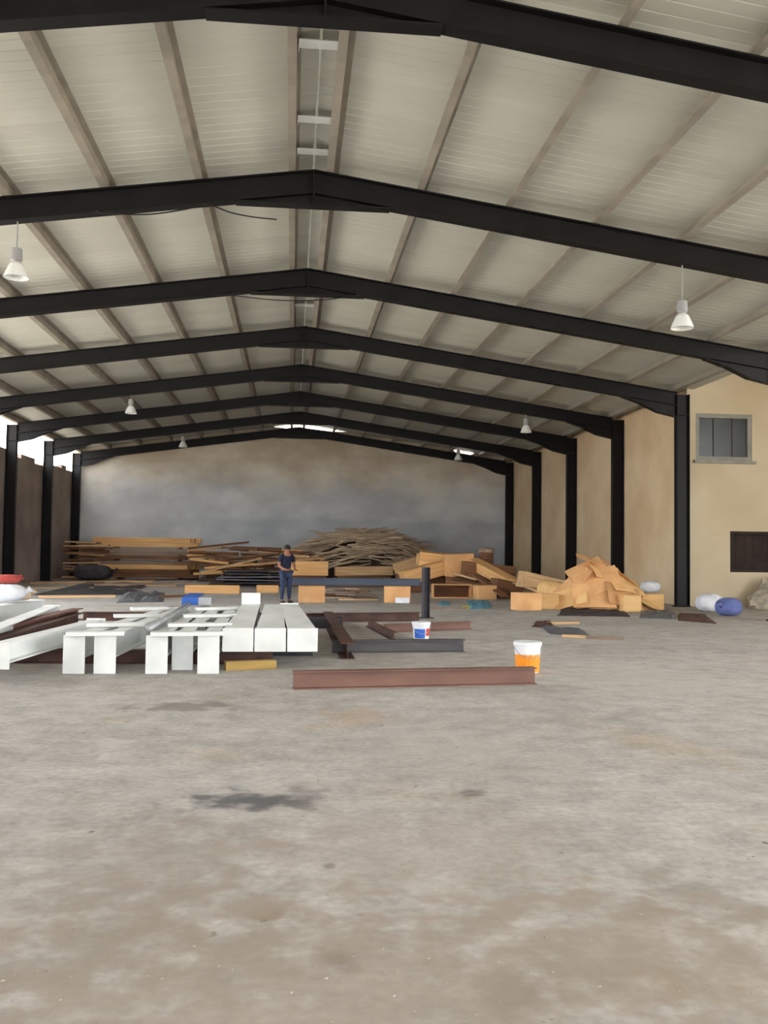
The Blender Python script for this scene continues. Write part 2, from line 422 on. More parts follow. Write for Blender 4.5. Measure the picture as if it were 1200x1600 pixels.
# unseen front gable behind the camera with a wide doorway, added to darken the near floor
def unseen_front_wall():
    top = lambda x: roofz(x)+PUR-.02
    b = MB()
    for xa, xb, z0 in [(WL-.3,XR-DW,0),(XR+DW,WR+.3,0)]:
        b.plate([(xa,z0),(xb,z0),(xb,top(xb)),(xa,top(xa))], Y0, Y0+.3)
    b.plate([(XR-DW,DH),(XR+DW,DH),(XR+DW,top(XR+DW)),(XR,top(XR)),(XR-DW,top(XR-DW))], Y0, Y0+.3)
    b.build('wall_front_unseen','tan_plaster')['kind'] = 'structure'
unseen_front_wall()
cap = MB()
cap.plate([(-.34,-SL*.34+.065),(0,.065),(.34,-SL*.34+.065),(.34,-SL*.34+.075),(0,.08),(-.34,-SL*.34+.075)], Y0, YB+.3)
cap.build('ridge_cap', 'roof_sheet', roof, loc=(0,0,PUR))

# purlins: one long Z section each
PD = [.33, 1.95, 3.55, 5.17, 6.80, 8.42, 10.02, 11.55]
ORD = ['first','second','third','fourth','fifth','sixth','seventh','eighth']
zp = [(-.010,0),(.115,0),(.115,.016),(.006,.016),(.006,PUR),(-.095,PUR),(-.095,PUR-.014),(-.010,PUR-.014)]
pm = MB().extrude(zp, 0, YB-.02-Y0-.32).mesh('purlin', 'purlin_paint')
for s in (-1,1):
    for d, w in zip(PD, ORD):
        x = XR+s*d
        o = obj('roof_purlin', pm, None)
        o.matrix_world = Matrix.Translation((x, Y0+.32, roofz(x)+.006)) @ Euler((0, s*ANG, 0)).to_matrix().to_4x4() @ Euler((0,0,math.pi/2)).to_matrix().to_4x4()
        tag(o, f"brown steel purlin, {w} {'right' if s>0 else 'left'} of the ridge under the roof sheets", 'purlin', 'purlins under the roof sheets')

# portal frames
def frame_parts(e):
    cD, fw, rd = .42, .24, .42
    xi, xo = HW-.15, HW+.26
    for s in (-1,1):
        p = [(-.21,-.12)]
        c = MB(); pr = iprof(xo-xi, fw, .02, .014)
        # column: I profile in plan, swept up
        zt = HR-SL*xo-.005
        n = len(pr); vs = [(s*(xi+q[1]), q[0], .03) for q in pr]+[(s*(xi+q[1]), q[0], zt) for q in pr]
        c.add(vs, [(i,(i+1)%n,n+(i+1)%n,n+i) for i in range(n)]+[tuple(reversed(range(n))), tuple(range(n,2*n))])
        co = c.build('column', 'black_steel', e)
        MB().box(min(s*(xi-.06),s*(xo+.02)), max(s*(xi-.06),s*(xo+.02)), -.17,.17,0,.03).build('base_plate', 'black_steel', co)
        # rafter
        x1 = xi
        r = MB()
        def slab(za, zb, y):
            r.plate([(0,HR-za),(s*x1,HR-SL*x1-za),(s*x1,HR-SL*x1-zb),(0,HR-zb)], -y, y)
        slab(0,.022,fw/2); slab(.022,rd-.022,.008); slab(rd-.022,rd,fw/2)
        r.build('rafter', 'black_steel', e)
        # curved knee haunch
        k = MB(); xs = [xi-1.75, xi-1.2, xi-.6, xi-.002]; zs = [HR-SL*xs[0]-rd, HR-SL*xs[1]-rd-.10, HR-SL*xs[2]-rd-.29, 5.93]
        tp = [(s*x, HR-SL*x-rd-.0) for x in xs]
        k.plate([(s*x,z) for x,z in zip(xs,zs)]+list(reversed(tp))[:-1], -.008, .008)
        k.plate([(s*x,z) for x,z in zip(xs,zs)]+[(s*x,z-.022) for x,z in reversed(list(zip(xs,zs)))], -fw/2, fw/2)
        k.build('knee_haunch', 'black_steel', e)
        for zz in (5.95,):
            MB().box(min(s*(xi+.02),s*(xo-.02)), max(s*(xi+.02),s*(xo-.02)), -fw/2+.01, fw/2-.01, zz, zz+.016).build('stiffener', 'black_steel', e)
    a = MB(); xh = 1.36; zb = HR-SL*xh-rd
    a.plate([(-xh,zb),(0,zb),(xh,zb),(0,HR-rd)], -.008,.008)
    a.plate([(-xh,zb),(xh,zb),(xh,zb-.022),(-xh,zb-.022)], -fw/2, fw/2)
    a.box(-.014,.014,-fw/2,fw/2,zb,HR-.05)
    a.build('apex_haunch', 'black_steel', e)
frame0 = empty('portal_frame', (XR, FY(1), 0)); frame_parts(frame0)
FL = ['black steel portal frame nearest the camera, crossing the top of the picture', 'second black steel portal frame from the camera, with the hanging cable',
      'third black steel portal frame from the camera', 'fourth black steel portal frame, its bluish column beside the upper window',
      'fifth black steel portal frame, its column rising behind the cardboard heap', 'sixth black steel portal frame from the camera',
      'seventh black steel portal frame, next to last before the back wall', 'last black steel portal frame, standing against the back wall']
for i in range(8):
    f = frame0 if i == 0 else copy_tree(frame0)
    f.location = (XR, FY(i+1), 0); tag(f, FL[i], 'steel frame', 'portal frames of the hall')

# ridge straps
for i, (x, y, lab) in enumerate([(500,70,'white strap between the ridge purlins, close behind the first frame'), (499,188,'white strap between the ridge purlins, midway of the first bay'),
                                (495,238,'white strap between the ridge purlins, close before the second frame'), (482,478,'small white strap between the ridge purlins behind the third frame')]):
    zz = HR+PUR-.13; Yt = at(x, y, zz).y
    b = MB().box(-.30,.30,-.11,.11,0,.012).box(-.30,-.29,-.11,.11,-.05,.0).box(.29,.30,-.11,.11,-.05,0)
    tag(b.build('ridge_strap', 'white_paint', None, loc=(XR,Yt,zz)), lab, 'strap', 'straps at the ridge')

# hanging lamps
def lamp_parts(e, drop):
    MB().tube([(0,0,0),(0,0,-drop+.5)], .012).build('rod', 'lamp_housing', e)
    MB().lathe([(.02,-drop+.52),(.09,-drop+.50),(.10,-drop+.30),(.06,-drop+.27)], 18).build('gear_housing', 'lamp_housing', e)
    MB().lathe([(.07,-drop+.27),(.12,-drop+.22),(.18,-drop+.08),(.21,-drop+.0),(.20,-drop+.0),(.17,-drop+.08),(.11,-drop+.21),(.06,-drop+.26)], 22).build('reflector', 'lamp_reflector', e, smooth=False)
    MB().lathe([(.005,-drop+.24),(.045,-drop+.22),(.06,-drop+.13),(.045,-drop+.06),(.005,-drop+.05)], 14).build('bulb', 'white_plastic', e, smooth=True)
for (x, y, fi, lab) in [(25,434,2,'hanging lamp below the second frame, left slope'), (1066,513,2,'hanging lamp below the second frame, right slope'),
                        (205,625,5,'hanging lamp below the fifth frame, left slope'), (822,643,5,'hanging lamp below the fifth frame, right slope'),
                        (286,692,7,'small hanging lamp in front of the back wall, left slope'), (716,712,7,'small hanging lamp in front of the back wall, right slope')]:
    p = atY(x, y, FY(fi)); zt = roofz(p.x)-.42
    drop = max(zt-p.z, .66)
    e = empty('hanging_lamp', (p.x, FY(fi), zt)); lamp_parts(e, drop)
    tag(e, 'grey '+lab, 'lamp', 'hanging lamps of the hall')

# cables
def cable(pts, r, lab):
    P = [Vector(p) for p in pts]; out = []
    n = len(P)
    for i in range(n-1):
        a, b, c, d = P[max(i-1,0)], P[i], P[i+1], P[min(i+2,n-1)]
        for k in range(8):
            t = k/8; out.append(.5*((2*b)+(c-a)*t+(2*a-5*b+4*c-d)*t*t+(3*b-a-3*c+d)*t**3))
    out.append(P[-1])
    tag(MB().tube(out, r, 6).build('hanging_cable', 'cable_black', None, smooth=True), lab, 'cable', 'cables under the roof')
Yc = FY(2)-.13
cable([atY(150,328,Yc), atY(165,333,Yc), atY(230,335,Yc), atY(290,327,Yc), atY(322,319,Yc), atY(360,332,Yc+.3), atY(395,339,Yc+.6), atY(432,343,Yc+.9)], .012, 'black cable sagging below the second frame, left of the ridge')
Yc = FY(3)-.13
cable([atY(352,459,Yc), atY(368,462,Yc), atY(420,468,Yc), atY(470,470,Yc), atY(520,467,Yc), atY(566,460,Yc)], .012, 'black cable sagging below the third frame across the ridge')

# ------------------------------------------------------------------ steel on the floor
def girder(name, p0, p1, h, b, m, lab, cat='steel beam', grp=None, tf=.014, tw=.01, roll=0, z=0.0):
    p0 = Vector((p0[0],p0[1],z)); p1 = Vector((p1[0],p1[1],z))
    o = MB().extrude(iprof(h,b,tf,tw), 0, (p1-p0).length).build(name, m)
    aim(o, p0, p1, roll); tag(o, lab, cat, grp); return o
G1 = 'rusty steel beams on the floor'
girder('steel_girder', at(458,1078)+Vector((0,.08,0)), at(838,1070)+Vector((0,.08,0)), .21, .16, 'rust_paint', 'long rust red steel beam lying nearest the camera', grp=G1)
girder('steel_girder', at(505,1021)+Vector((.15,.1,0)), at(726,1019)+Vector((0,.1,0)), .20, .20, 'grey_steel', 'grey steel beam with open end, lying behind the rust red one', grp=G1)
girder('steel_girder', at(543,1030), at(512,972), .24, .22, 'dark_rust', 'dark rusty steel beam pointing away beside the white columns', grp=G1)
girder('steel_girder', at(478,972), at(655,970), .20, .2, 'dark_rust', 'dark rusty steel beam lying crosswise next to the upright post', grp=G1)
girder('steel_girder', at(600,988), at(735,983), .16, .2, 'rust_paint', 'short rust red steel beam behind the blue and white bucket', grp=G1)
girder('steel_girder', at(615,1000), at(575,979), .14, .12, 'dark_rust', 'small dark steel offcut lying askew between the rusty beams', grp=G1)
# upright post with base plate
p = at(665,966); e = empty('steel_post', p, .2)
MB().extrude(iprof(.16,.16,.014,.01),0,1.22).build('post_shaft','black_sheet',e,loc=(.08,0,.02),rot=(0,-math.pi/2,0))
MB().box(-.17,.17,-.15,.15,0,.02).build('base_plate','black_sheet',e)
tag(e, 'dark upright steel post on a base plate, standing free', 'post')

# white painted beams side by side on dark bearers
GW = 'white painted beams on bearers'
girder('bearer', at(-60,1040)+Vector((0,.35,0)), at(425,1042)+Vector((0,.35,0)), .19, .2, 'dark_rust', 'dark steel bearer under the near ends of the white beams', cat='bearer', grp='bearers under white beams')
girder('bearer', (-5.8,17.2,0), (.3,17.4,0), .19, .2, 'dark_rust', 'dark steel bearer under the middle of the white beams', cat='bearer', grp='bearers under white beams')
girder('bearer', (-4.6,21.2,0), (.0,21.3,0), .19, .2, 'dark_rust', 'dark steel bearer under the far ends of the white beams', cat='bearer', grp='bearers under white beams')
def white_beam(x0, x1, far, lab, plate_h=.50, plate_w=.28, y0=1053, zb=.195, h=.30, b=.20, cleats=True):
    p0 = at((x0+x1)/2, y0); q = at(far[0], far[1], zb+h)
    d = Vector((q.x-p0.x, q.y-p0.y, 0)); e = empty('white_beam', p0, math.atan2(d.y, d.x)); Ln = d.length
    MB().extrude(iprof(h,b,.016,.01), .016, Ln).build('beam_shaft','white_paint',e,loc=(0,0,zb))
    MB().box(0,.016,-plate_w/2,plate_w/2,.002,plate_h).build('end_plate','white_paint',e)
    MB().box(Ln,Ln+.016,-plate_w/2,plate_w/2,.19,plate_h).build('end_plate','white_paint',e)
    # gusset behind the near plate
    MB().box(.016,.20,-.006,.006,.03,zb).build('gusset','white_paint',e)
    k = 1
    for s in [2.1, 4.2, 6.3, 8.4]:
        if s < Ln-.3: MB().box(s,s+.012,-b/2,-.006,zb+.016,zb+h-.016).build('stiffener','white_paint',e)
    tag(e, lab, 'steel beam', GW); return e
wb = [white_beam(98,131,(262,950),'white painted beam, second from the left edge, with tall end plate'),
      white_beam(147,179,(284,949),'white painted beam whose end plate stands third from the left'),
      white_beam(228,260,(322,947),'white painted beam under the grey bar with blue end'),
      white_beam(270,299,(342,947),'white painted beam with the set-back fourth end plate', y0=1047),
      white_beam(308,342,(366,947),'white painted beam beside the wrapped white columns')]
# cross battens lying over the white beams
for i,(xa, xb, yy) in enumerate([(92,186,994),(135,226,976),(178,250,962),(205,262,951),(228,345,994),(262,362,976),(286,368,962),(305,374,951)]):
    a = at(xa, yy, .53); b = at(xb, yy-1, .53); z = .502
    m = MB().box(0,(b-a).length,-.10,.10,0,.05).build('white_batten','white_paint')
    aim(m, (a.x,a.y+(.38 if yy>990 else 0),z), (b.x,b.y+(.38 if yy>990 else 0),z))
    w = ['nearest','second','third','fourth'][i%4]
    tag(m, f"white flat batten across the {'left' if i<4 else 'right'} pair of white beams, {w} from the camera", 'batten', 'white battens over the beams')
# grey bar with blue end on top
a = at(232,982,.56); b = at(306,937,.56); b.z = .56; a.z = .56
e = empty('pry_bar', a, math.atan2(b.y-a.y, b.x-a.x)); Ln = (b-a).length
MB().tube([(0,0,0),(Ln*.78,0,0)],.045,10).build('bar','pale_steel',e,smooth=True)
MB().box(Ln*.78,Ln,-.17,.13,-.02,.14).build('blue_sleeve','blue_paint',e)
MB().box(Ln*.80,Ln*1.0,-.42,-.17,-.02,.12).build('pale_block','pale_steel',e)
tag(e, 'grey bar with a blue sleeve lying on the white beams', 'bar')
# left: long white beams and brown beams running out of the picture
def free_beam(pa, pb, z, h, b, m, lab, plates=True, grp=None):
    a = at(pa[0],pa[1],z); c = at(pb[0],pb[1],z); a.z = c.z = z-h
    e = empty('painted_beam', a, math.atan2(c.y-a.y, c.x-a.x)); Ln = (c-a).length
    MB().extrude(iprof(h,b,.016,.012),0,Ln).build('beam_shaft',m,e)
    if plates:
        for x in (-.016, Ln): MB().box(x,x+.016,-b/2-.04,b/2+.04,-.06,h+.02).build('end_plate',m,e)
    tag(e, lab, 'steel beam', grp); return e
GL = 'painted beams at the left edge'
free_beam((-4,1006),(150,968),.48,.24,.22,'white_paint','white painted beam whose near end juts in at the left edge', grp=GL)
free_beam((-60,1012),(122,957),.40,.30,.2,'dark_rust','dark brown beam lying between two white beams at the left edge', plates=False, grp=GL)
free_beam((-60,1000),(80,947),.50,.26,.24,'white_paint','white painted beam behind the dark brown beams at the left edge', grp=GL)
free_beam((-50,990),(122,950),.46,.22,.2,'rust_paint','reddish brown beam with white beams on both sides at the left edge', plates=False, grp=GL)
free_beam((-90,956),(55,938),.52,.3,.3,'white_paint','thick white beam under the sacks at the left edge', grp=GL)
girder('bearer', (-8.6,16.2,0), (-3.9,16.6,0), .19, .2, 'dark_rust', 'dark steel bearer under the beams at the left edge', cat='bearer', grp='bearers under white beams')
# white built-up columns, wide flange, near ends raised on black boards
GC = 'white built-up columns'
def white_column(xn0, xn1, xf, lab, tall):
    z1 = .56; yb = 1016
    a = at((xn0+xn1)/2, yb, .24); c = at(xf, 944, z1)
    e = empty('white_column', (a.x,a.y,.22), math.atan2(c.y-a.y, c.x-a.x)); Ln = Vector((c.x-a.x,c.y-a.y)).length
    w = (xn1-xn0)/FPX*a.y*.98
    b = MB(); 
    # tapering box-like I section
    def sec(x, w, h): return [(x,y,z) for y,z in iprof(h,w,.02,.014)]
    A = sec(.02,w-.03,.30); B = sec(Ln,w*.8,.34); n = 12
    b.add(A+B, [(i,(i+1)%n,n+(i+1)%n,n+i) for i in range(n)]+[tuple(reversed(range(n))),tuple(range(n,2*n))])
    b.build('column_shaft','white_paint',e)
    MB().box(0,.02,-w/2+.004,w/2-.004,-.0,.325).build('base_plate','white_paint',e)
    MB().box(Ln,Ln+.03,-w*.42,w*.42,-.0,.34+tall).build('cap_plate','white_paint',e)
    for s in (.25,.5,.75): MB().box(Ln*s,Ln*s+.014,-w*.38,w*.38,.02,.29).build('stiffener','white_paint',e)
    tag(e, lab, 'steel column', GC)
white_column(347,396,392,'white built-up steel column lying next to the row of white beams',.22)
white_column(397,447,428,'white built-up steel column lying in the middle of three',.0)
white_column(448,497,452,'white built-up steel column lying closest to the rusty beams',.02)
for xa,xb,yy,lab in [(345,490,1030,'black board under the near ends of the white columns')]:
    a = at(xa,yy); b = at(xb,yy); 
    m = MB().box(0,(b-a).length,0,.30,0,.215).build('black_board','black_sheet'); aim(m,a+Vector((0,.42,0)),b+Vector((0,.42,0))); tag(m,lab,'board')
m = MB().box(-1.6,1.6,-.2,.2,0,.215).build('black_board','black_sheet',None,loc=(at(425,950).x,19.5,0)); tag(m,'black board under the far ends of the white columns','board')
a = at(352,1050); b = at(432,1047); m = MB().box(0,(b-a).length,0,.14,0,.12).build('yellow_timber','yellow_timber',bevel=.006); aim(m,a+Vector((0,.1,0)),b+Vector((0,.1,0))); tag(m,'short yellowish timber on the floor under the white columns','timber')

# ------------------------------------------------------------------ buckets
def bucket(p, r, h, low, lab, parts):
    e = empty('paint_bucket', p)
    MB().lathe([(r*.82,0),(r*.84,.01),(r*.98,h-.03),(r*1.0,h)],28).build('bucket_body','white_plastic',e,smooth=False)
    MB().lathe([(r*1.0,h-.035),(r*1.05,h-.03),(r*1.05,h+.012),(r*.98,h+.02)],28).build('lid','white_plastic',e)
    for (z0,z1,a0,a1,m) in parts:
        b = MB(); n = 16; vs = []
        for i in range(n+1):
            a = math.radians(a0+(a1-a0)*i/n)
            for z in (z0,z1):
                rr = r*(.84+.14*z/h)+.004; vs.append((rr*math.cos(a), rr*math.sin(a), z))
        b.add(vs,[(2*i,2*i+2,2*i+3,2*i+1) for i in range(n)]); b.build('label_band',m,e)
    pts = [(r*1.04*math.cos(t), -.02-r*1.04*abs(math.sin(t))*.0-r*.0+ -r*.9*math.sin(t)*.35, h-.05-.14*math.sin(t)) for t in [math.pi*i/12 for i in range(13)]]
    pts = [(x, y-r*.75*math.sin(math.pi*i/12), z) for i,(x,y,z) in enumerate(pts)]
    MB().tube(pts,.005,6).build('handle','pale_steel',e,smooth=True)
    tag(e, lab, 'bucket', 'buckets on the floor')
bucket(at(824,1050), .185, .40, None, 'white bucket with orange lower band behind the rust red beam end', [(.01,.25,0,360,'orange_label')])
bucket(at(658,998), .17, .30, None, 'white bucket with blue and red label behind the grey beam', [(.02,.19,-150,-70,'blue_label'),(.06,.20,-62,-20,'red_label')])

# ------------------------------------------------------------------ timber
def plank(name, c, L, w, h, yaw, m, lab, cat, grp, pit=0, roll=0, bev=0):
    key = ('plk', m, round(L,2), round(w,2), round(h,2))
    if key not in M:
        M[key] = MB().box(-L/2,L/2,-w/2,w/2,0,h).mesh(name, m)
    o = obj(name, M[key]); o.location = c; o.rotation_euler = Euler((roll,-pit,yaw)); tag(o, lab, cat, grp); return o
def timber_stack():
    r = random.Random(7)
    x0, x1 = -9.7, -4.9; yf = 47.4
    z = 0
    for i in range(2):
        plank('stack_bearer',(x0+1+i*3,yf+.8,0),1.9,.15,.12,math.pi/2,'wood_brown','brown bearer under the squared timber stack','bearer','bearers under the timber stack')
    z = .12
    layers = ['wood_brown','wood_brown','wood_orange','wood_grey','wood_brown','wood_grey','wood_grey','wood_orange','wood_orange']
    names = {'wood_brown':'brown weathered','wood_orange':'fresh orange','wood_grey':'greyed'}
    lh = [.20,.21,.25,.18,.19,.19,.18,.24,.24]
    lay = ['bottom','second','third','fourth','fifth','sixth','seventh','eighth','topmost']
    for k,(m,h) in enumerate(zip(layers,lh)):
        for j in range(3):
            L = r.choice([4.4,4.8,5.2]); cx = (x0+x1)/2+r.uniform(-.25,.25); 
            plank('timber_baulk',(cx,yf+.2+j*.42+r.uniform(-.04,.04),z),L,.36,h-.012,r.uniform(-.008,.008),m,f"{names[m]} squared timber, {lay[k]} layer of the tall stack, {['front','middle','rear'][j]} row",'timber','squared timbers of the tall stack')
        z += h
        if k in (3,6):
            for sx in (x0+.8,x1-.8): plank('spacer',(sx,yf+.8,z-.008),1.7,.08,.07,math.pi/2,'wood_grey','thin spacer between layers of the tall timber stack','spacer','spacers in the timber stack')
            z += .065
    # ragged shorter boards at the stack's left end
    for k in range(22):
        m = r.choice(['wood_brown','wood_tan','wood_brown','wood_grey'])
        plank('loose_board',(-10.1+r.uniform(-.35,.35),46.9+r.uniform(-.2,1.6),.02+k*.085),r.choice([1.4,1.8,2.2]),.30,.08,r.uniform(-.30,.30),m,'short ragged board piled at the left end of the timber stack','board','ragged boards beside the stack',pit=r.uniform(-.05,.05))
timber_stack()
def plank_heap():
    r = random.Random(21); n = 0
    for k in range(58):
        x = r.uniform(-4.6,.3); y = r.uniform(43.2,46.2)
        z = max(.02, (1.75-(45-y)*.35)*(1-((x+2.4)/5.2)**2)*r.uniform(.35,1.0))
        m = r.choice(['wood_brown','wood_tan','wood_grey','wood_orange','wood_brown'])
        nm = {'wood_brown':'brown','wood_orange':'orange','wood_grey':'greyed','wood_tan':'tan'}[m]
        plank('loose_plank',(x,y,z),r.choice([1.8,2.4,3.0]),.30,.10,r.uniform(-.40,.40),m,f'{nm} plank in the loose heap behind the person','plank',f'{nm} planks of the loose heap',pit=r.uniform(-.12,.12),roll=r.uniform(-.2,.2))
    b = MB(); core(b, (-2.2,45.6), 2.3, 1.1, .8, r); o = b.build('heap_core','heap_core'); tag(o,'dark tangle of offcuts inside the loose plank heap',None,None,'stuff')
def core(b, c, rx, ry, h, r, n=20, m=8):
    vs = []; fs = []
    for j in range(m+1):
        t = j/m
        for i in range(n):
            a = 2*math.pi*i/n; k = math.cos(t*math.pi/2)*(1+.12*r.uniform(-1,1))
            vs.append((c[0]+rx*k*math.cos(a), c[1]+ry*k*math.sin(a), h*math.sin(t*math.pi/2)*(1+.06*r.uniform(-1,1))))
    for j in range(m):
        for i in range(n): fs.append((j*n+i, j*n+(i+1)%n, (j+1)*n+(i+1)%n, (j+1)*n+i))
    b.add(vs, fs)
plank_heap()
def stick_heap():
    r = random.Random(5); cx, cy, rx, ry, H = 3.75, 46.9, 3.7, 2.9, 2.75
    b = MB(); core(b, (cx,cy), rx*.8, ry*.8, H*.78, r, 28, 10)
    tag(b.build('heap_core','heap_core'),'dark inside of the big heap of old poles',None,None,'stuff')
    ms = []
    for k in range(8):
        L = r.uniform(1.5,3.2); rad = r.uniform(.03,.06); bend = r.uniform(-.14,.14)
        ms.append(MB().tube([(-L/2,0,0),(-L/6,bend*.7,.02),(L/6,bend,-.02),(L/2,0,.03)],[rad,rad*.95,rad*.8,rad*.55],6).mesh('stick','stick_wood',True))
    for k in range(290):
        u = r.random(); a = r.uniform(math.pi*.95, math.pi*2.05) if r.random() < .88 else r.uniform(0, math.pi)
        q = math.sqrt(u)
        x = cx+rx*q*math.cos(a); y = cy+ry*q*math.sin(a)
        px = (x-cx)/rx
        z = H*math.sqrt(max(0,1-q*q))*.93*(1-.12*max(0,px))+r.uniform(-.05,.12)
        o = obj('dry_pole', ms[k%8]); o.location = (x,y,max(z,.06))
        sl = -.55*px*(q**1.0)
        o.rotation_euler = Euler((0, -sl+r.uniform(-.18,.18), r.uniform(-.6,.6) + (math.pi if r.random()<.5 else 0)))
        if abs(o.rotation_euler.z) > 1.6: o.rotation_euler.y = -o.rotation_euler.y
        tag(o, 'grey brown dry pole in the big heap against the back wall', 'pole', 'poles in the big heap')
stick_heap()

# ------------------------------------------------------------------ boxes, crates, blocks in the middle and right
def crate(c, w, d, h, yaw, lab, m='cardboard', pit=0, roll=0, open_front=False, name='wooden_crate', cat='crate', grp='crates and boxes at the right'):
    e = empty(name, c); e.rotation_euler = Euler((roll,-pit,yaw)); t = .03
    if open_front:
        MB().box(-w/2,w/2,-d/2,d/2,0,t).build('crate_floor',m,e)
        MB().box(-w/2,-w/2+t,-d/2,d/2,t,h-t).build('crate_side',m,e); MB().box(w/2-t,w/2,-d/2,d/2,t,h-t).build('crate_side',m,e)
        MB().box(-w/2+t,w/2-t,d/2-t,d/2,t,h-t).build('crate_back','wood_brown',e)
        MB().box(-w/2,w/2,-d/2,d/2,h-t,h).build('crate_top',m,e)
    else:
        MB().box(-w/2,w/2,-d/2,d/2,0,h).build('box_body',m,e,bevel=.012)
        MB().box(-w/2-.006,w/2+.006,-d/2-.006,-.004,h,h+.012).build('flap',m,e)
        MB().box(-w/2-.006,w/2+.006,.004,d/2+.006,h,h+.012).build('flap',m,e)
        MB().box(-w/2-.004,w/2+.004,-.03,.03,h+.012,h+.015).build('tape','wood_tan',e)
    tag(e, lab, cat, grp); return e
# two blocks carrying the long blue-grey beam
pa, pb = at(487,942), at(622,942)
crate(pa+Vector((0,.3,0)),.78,.6,.50,.05,'orange box under the left part of the long blue-grey beam',name='cardboard_box',cat='box')
crate(pb+Vector((0,.3,0)),.82,.6,.50,-.08,'orange box with white paper under the right part of the blue-grey beam',name='cardboard_box',cat='box')
pp = pb+Vector((.12,-.08,.05)); m = MB().box(-.22,.22,-.012,0,0,.17).build('paper_sheet','white_sack',None,loc=pp+Vector((0,-.02,-.05)),rot=(-.12,0,-.08)); tag(m,'white paper propped against the orange box','paper')
girder('steel_girder', (pa.x-.9,pa.y+.32), (pb.x+.75,pb.y+.32), .22, .18, 'blue_grey_steel', 'long blue-grey steel beam resting on two orange boxes', z=.53)
# rubble-like boards behind these boxes
def heap_blocks(lst):
    for (px,py,Y,w,d,h,yaw,pit,roll,m,kind,lab) in lst:
        c = at(px,py) if Y is None else atY(px,py,Y)
        if Y is not None and c.z > .08:
            o = MB().box(-w*.46,w*.46,-d*.46,d*.46,0,c.z-.01-abs(pit)*w*.4).build('support_block','wood_brown',None,loc=(c.x,c.y,0),rot=(0,0,yaw))
            tag(o,'brown block under the '+lab.split(' at ')[0].split(' behind ')[0].split(' under ')[0].split(' beside ')[0],'timber block','brown supporting blocks')
        elif Y is not None: c.z = max(c.z, 0)
        if kind == 'open': crate(c,w,d,h,yaw,lab,m,pit,roll,True)
        elif kind == 'box': crate(c,w,d,h,yaw,lab,m,pit,roll,False,'cardboard_box','box')
        else:
            o = MB().box(-w/2,w/2,-d/2,d/2,0,h).build('timber_block',m,None,bevel=.01); o.location = c; o.rotation_euler = Euler((roll,-pit,yaw)); tag(o,lab,'timber block','timber blocks at the right')
heap_blocks([
 (705,934,None,1.35,.7,.48,-.05,0,0,'cardboard','open','open fronted orange crate standing by the upright post'),
 (757,936,None,.66,.6,.46,.15,0,0,'cardboard','box','orange box standing next to the open crate'),
 (822,953,None,.70,.55,.48,.25,0,0,'cardboard','box','orange box leaning at the front of the crate bank'),
 (854,951,None,.66,.5,.42,-.2,0,0,'plywood','box','pale yellow box beside the front orange one'),
 (478,899,41,1.9,.7,.62,.05,0,0,'wood_orange','block','broad orange timber block at the foot of the pole heap'),
 (568,899,41.5,2.6,.6,.40,.02,.02,0,'wood_tan','block','long tan timber block at the foot of the pole heap'),
 (662,906,36,1.7,.7,.55,.2,.25,0,'wood_orange','block','orange timber block sloping up towards the pole heap'),
 (682,893,36.8,1.5,.8,.75,-.1,-.1,.1,'wood_orange','block','large orange timber block left of the leaning baulk'),
 (718,900,35.5,.95,.8,.85,.2,.05,0,'cardboard','box','tall orange box behind the open crate'),
 (640,890,39.5,1.2,.7,.45,.1,.3,0,'wood_tan','block','tan timber block tilted on the right foot of the pole heap'),
 (672,884,38.6,1.1,.7,.45,.1,-.1,0,'plywood','block','pale timber block lying on top beside the pole heap'),
 (332,927,None,1.95,.4,.30,.02,0,0,'wood_orange','block','long orange block behind the blue sleeved bar'),
 (418,926,None,.82,.4,.28,.02,0,0,'wood_orange','block','short orange block left of the person'),
 (760,905,35,2.0,.9,.60,.1,-.1,0,'wood_brown','block','dark brown timber block under the leaning baulk'),
 (790,925,32,1.0,.8,.4,.1,-.2,0,'wood_brown','block','dark brown block behind the front boxes'),
 (845,925,31,1.6,.8,.55,.1,-.22,0,'wood_tan','block','tan block behind the front boxes'),
])
# leaning baulk and boards
def leaning(pa, Ya, pb, Yb, w, h, m, lab, name='leaning_baulk', cat='timber'):
    a, b = atY(*pa, Ya), atY(*pb, Yb); L = (b-a).length
    o = MB().box(0,L,-w/2,w/2,-h/2,h/2).build(name,m,bevel=.008); aim(o,a,b); tag(o,lab,cat)
leaning((737,878),35.6,(801,913),31.8,.46,.38,'wood_orange','thick orange baulk leaning down over the crate bank')
leaning((800,908),32,(884,938),28.2,.30,.06,'wood_tan','tan plank sloping down behind the front boxes','leaning_plank','plank')
leaning((815,905),32.3,(900,928),29,.34,.06,'wood_grey','greyed plank sloping down above the tan one','leaning_plank','plank')
leaning((700,908),33,(775,918),31.2,.25,.06,'wood_brown','brown plank lying over the open crate','leaning_plank','plank')
leaning((316,894),40,(408,872),41.5,.2,.08,'wood_tan','pale plank slanting up over the dark sheets','leaning_plank','plank')
leaning((690,890),36.2,(748,906),33.4,.22,.06,'wood_tan','tan plank sloping from the large block towards the open crate','leaning_plank','plank')
leaning((742,898),33.6,(790,932),30.2,.26,.06,'wood_brown','dark brown plank sliding down beside the box next to the crate','leaning_plank','plank')
leaning((778,902),33.2,(842,921),31.0,.24,.06,'wood_orange','orange plank sloping down below the thick leaning baulk','leaning_plank','plank')
leaning((655,898),37.6,(704,884),36.4,.2,.07,'wood_grey','greyed plank propped up on the orange blocks','leaning_plank','plank')
# round log lying with its pale end showing
c = at(884,946); o = MB().lathe([(.30,0),(.34,.02),(.35,.45),(.33,.9),(.29,.92)],22).build('short_log','plywood',None,loc=(c.x,c.y+.1,.35),rot=(math.radians(-84),0,.5)); tag(o,'short thick log lying between the front boxes and cardboard heap','log')
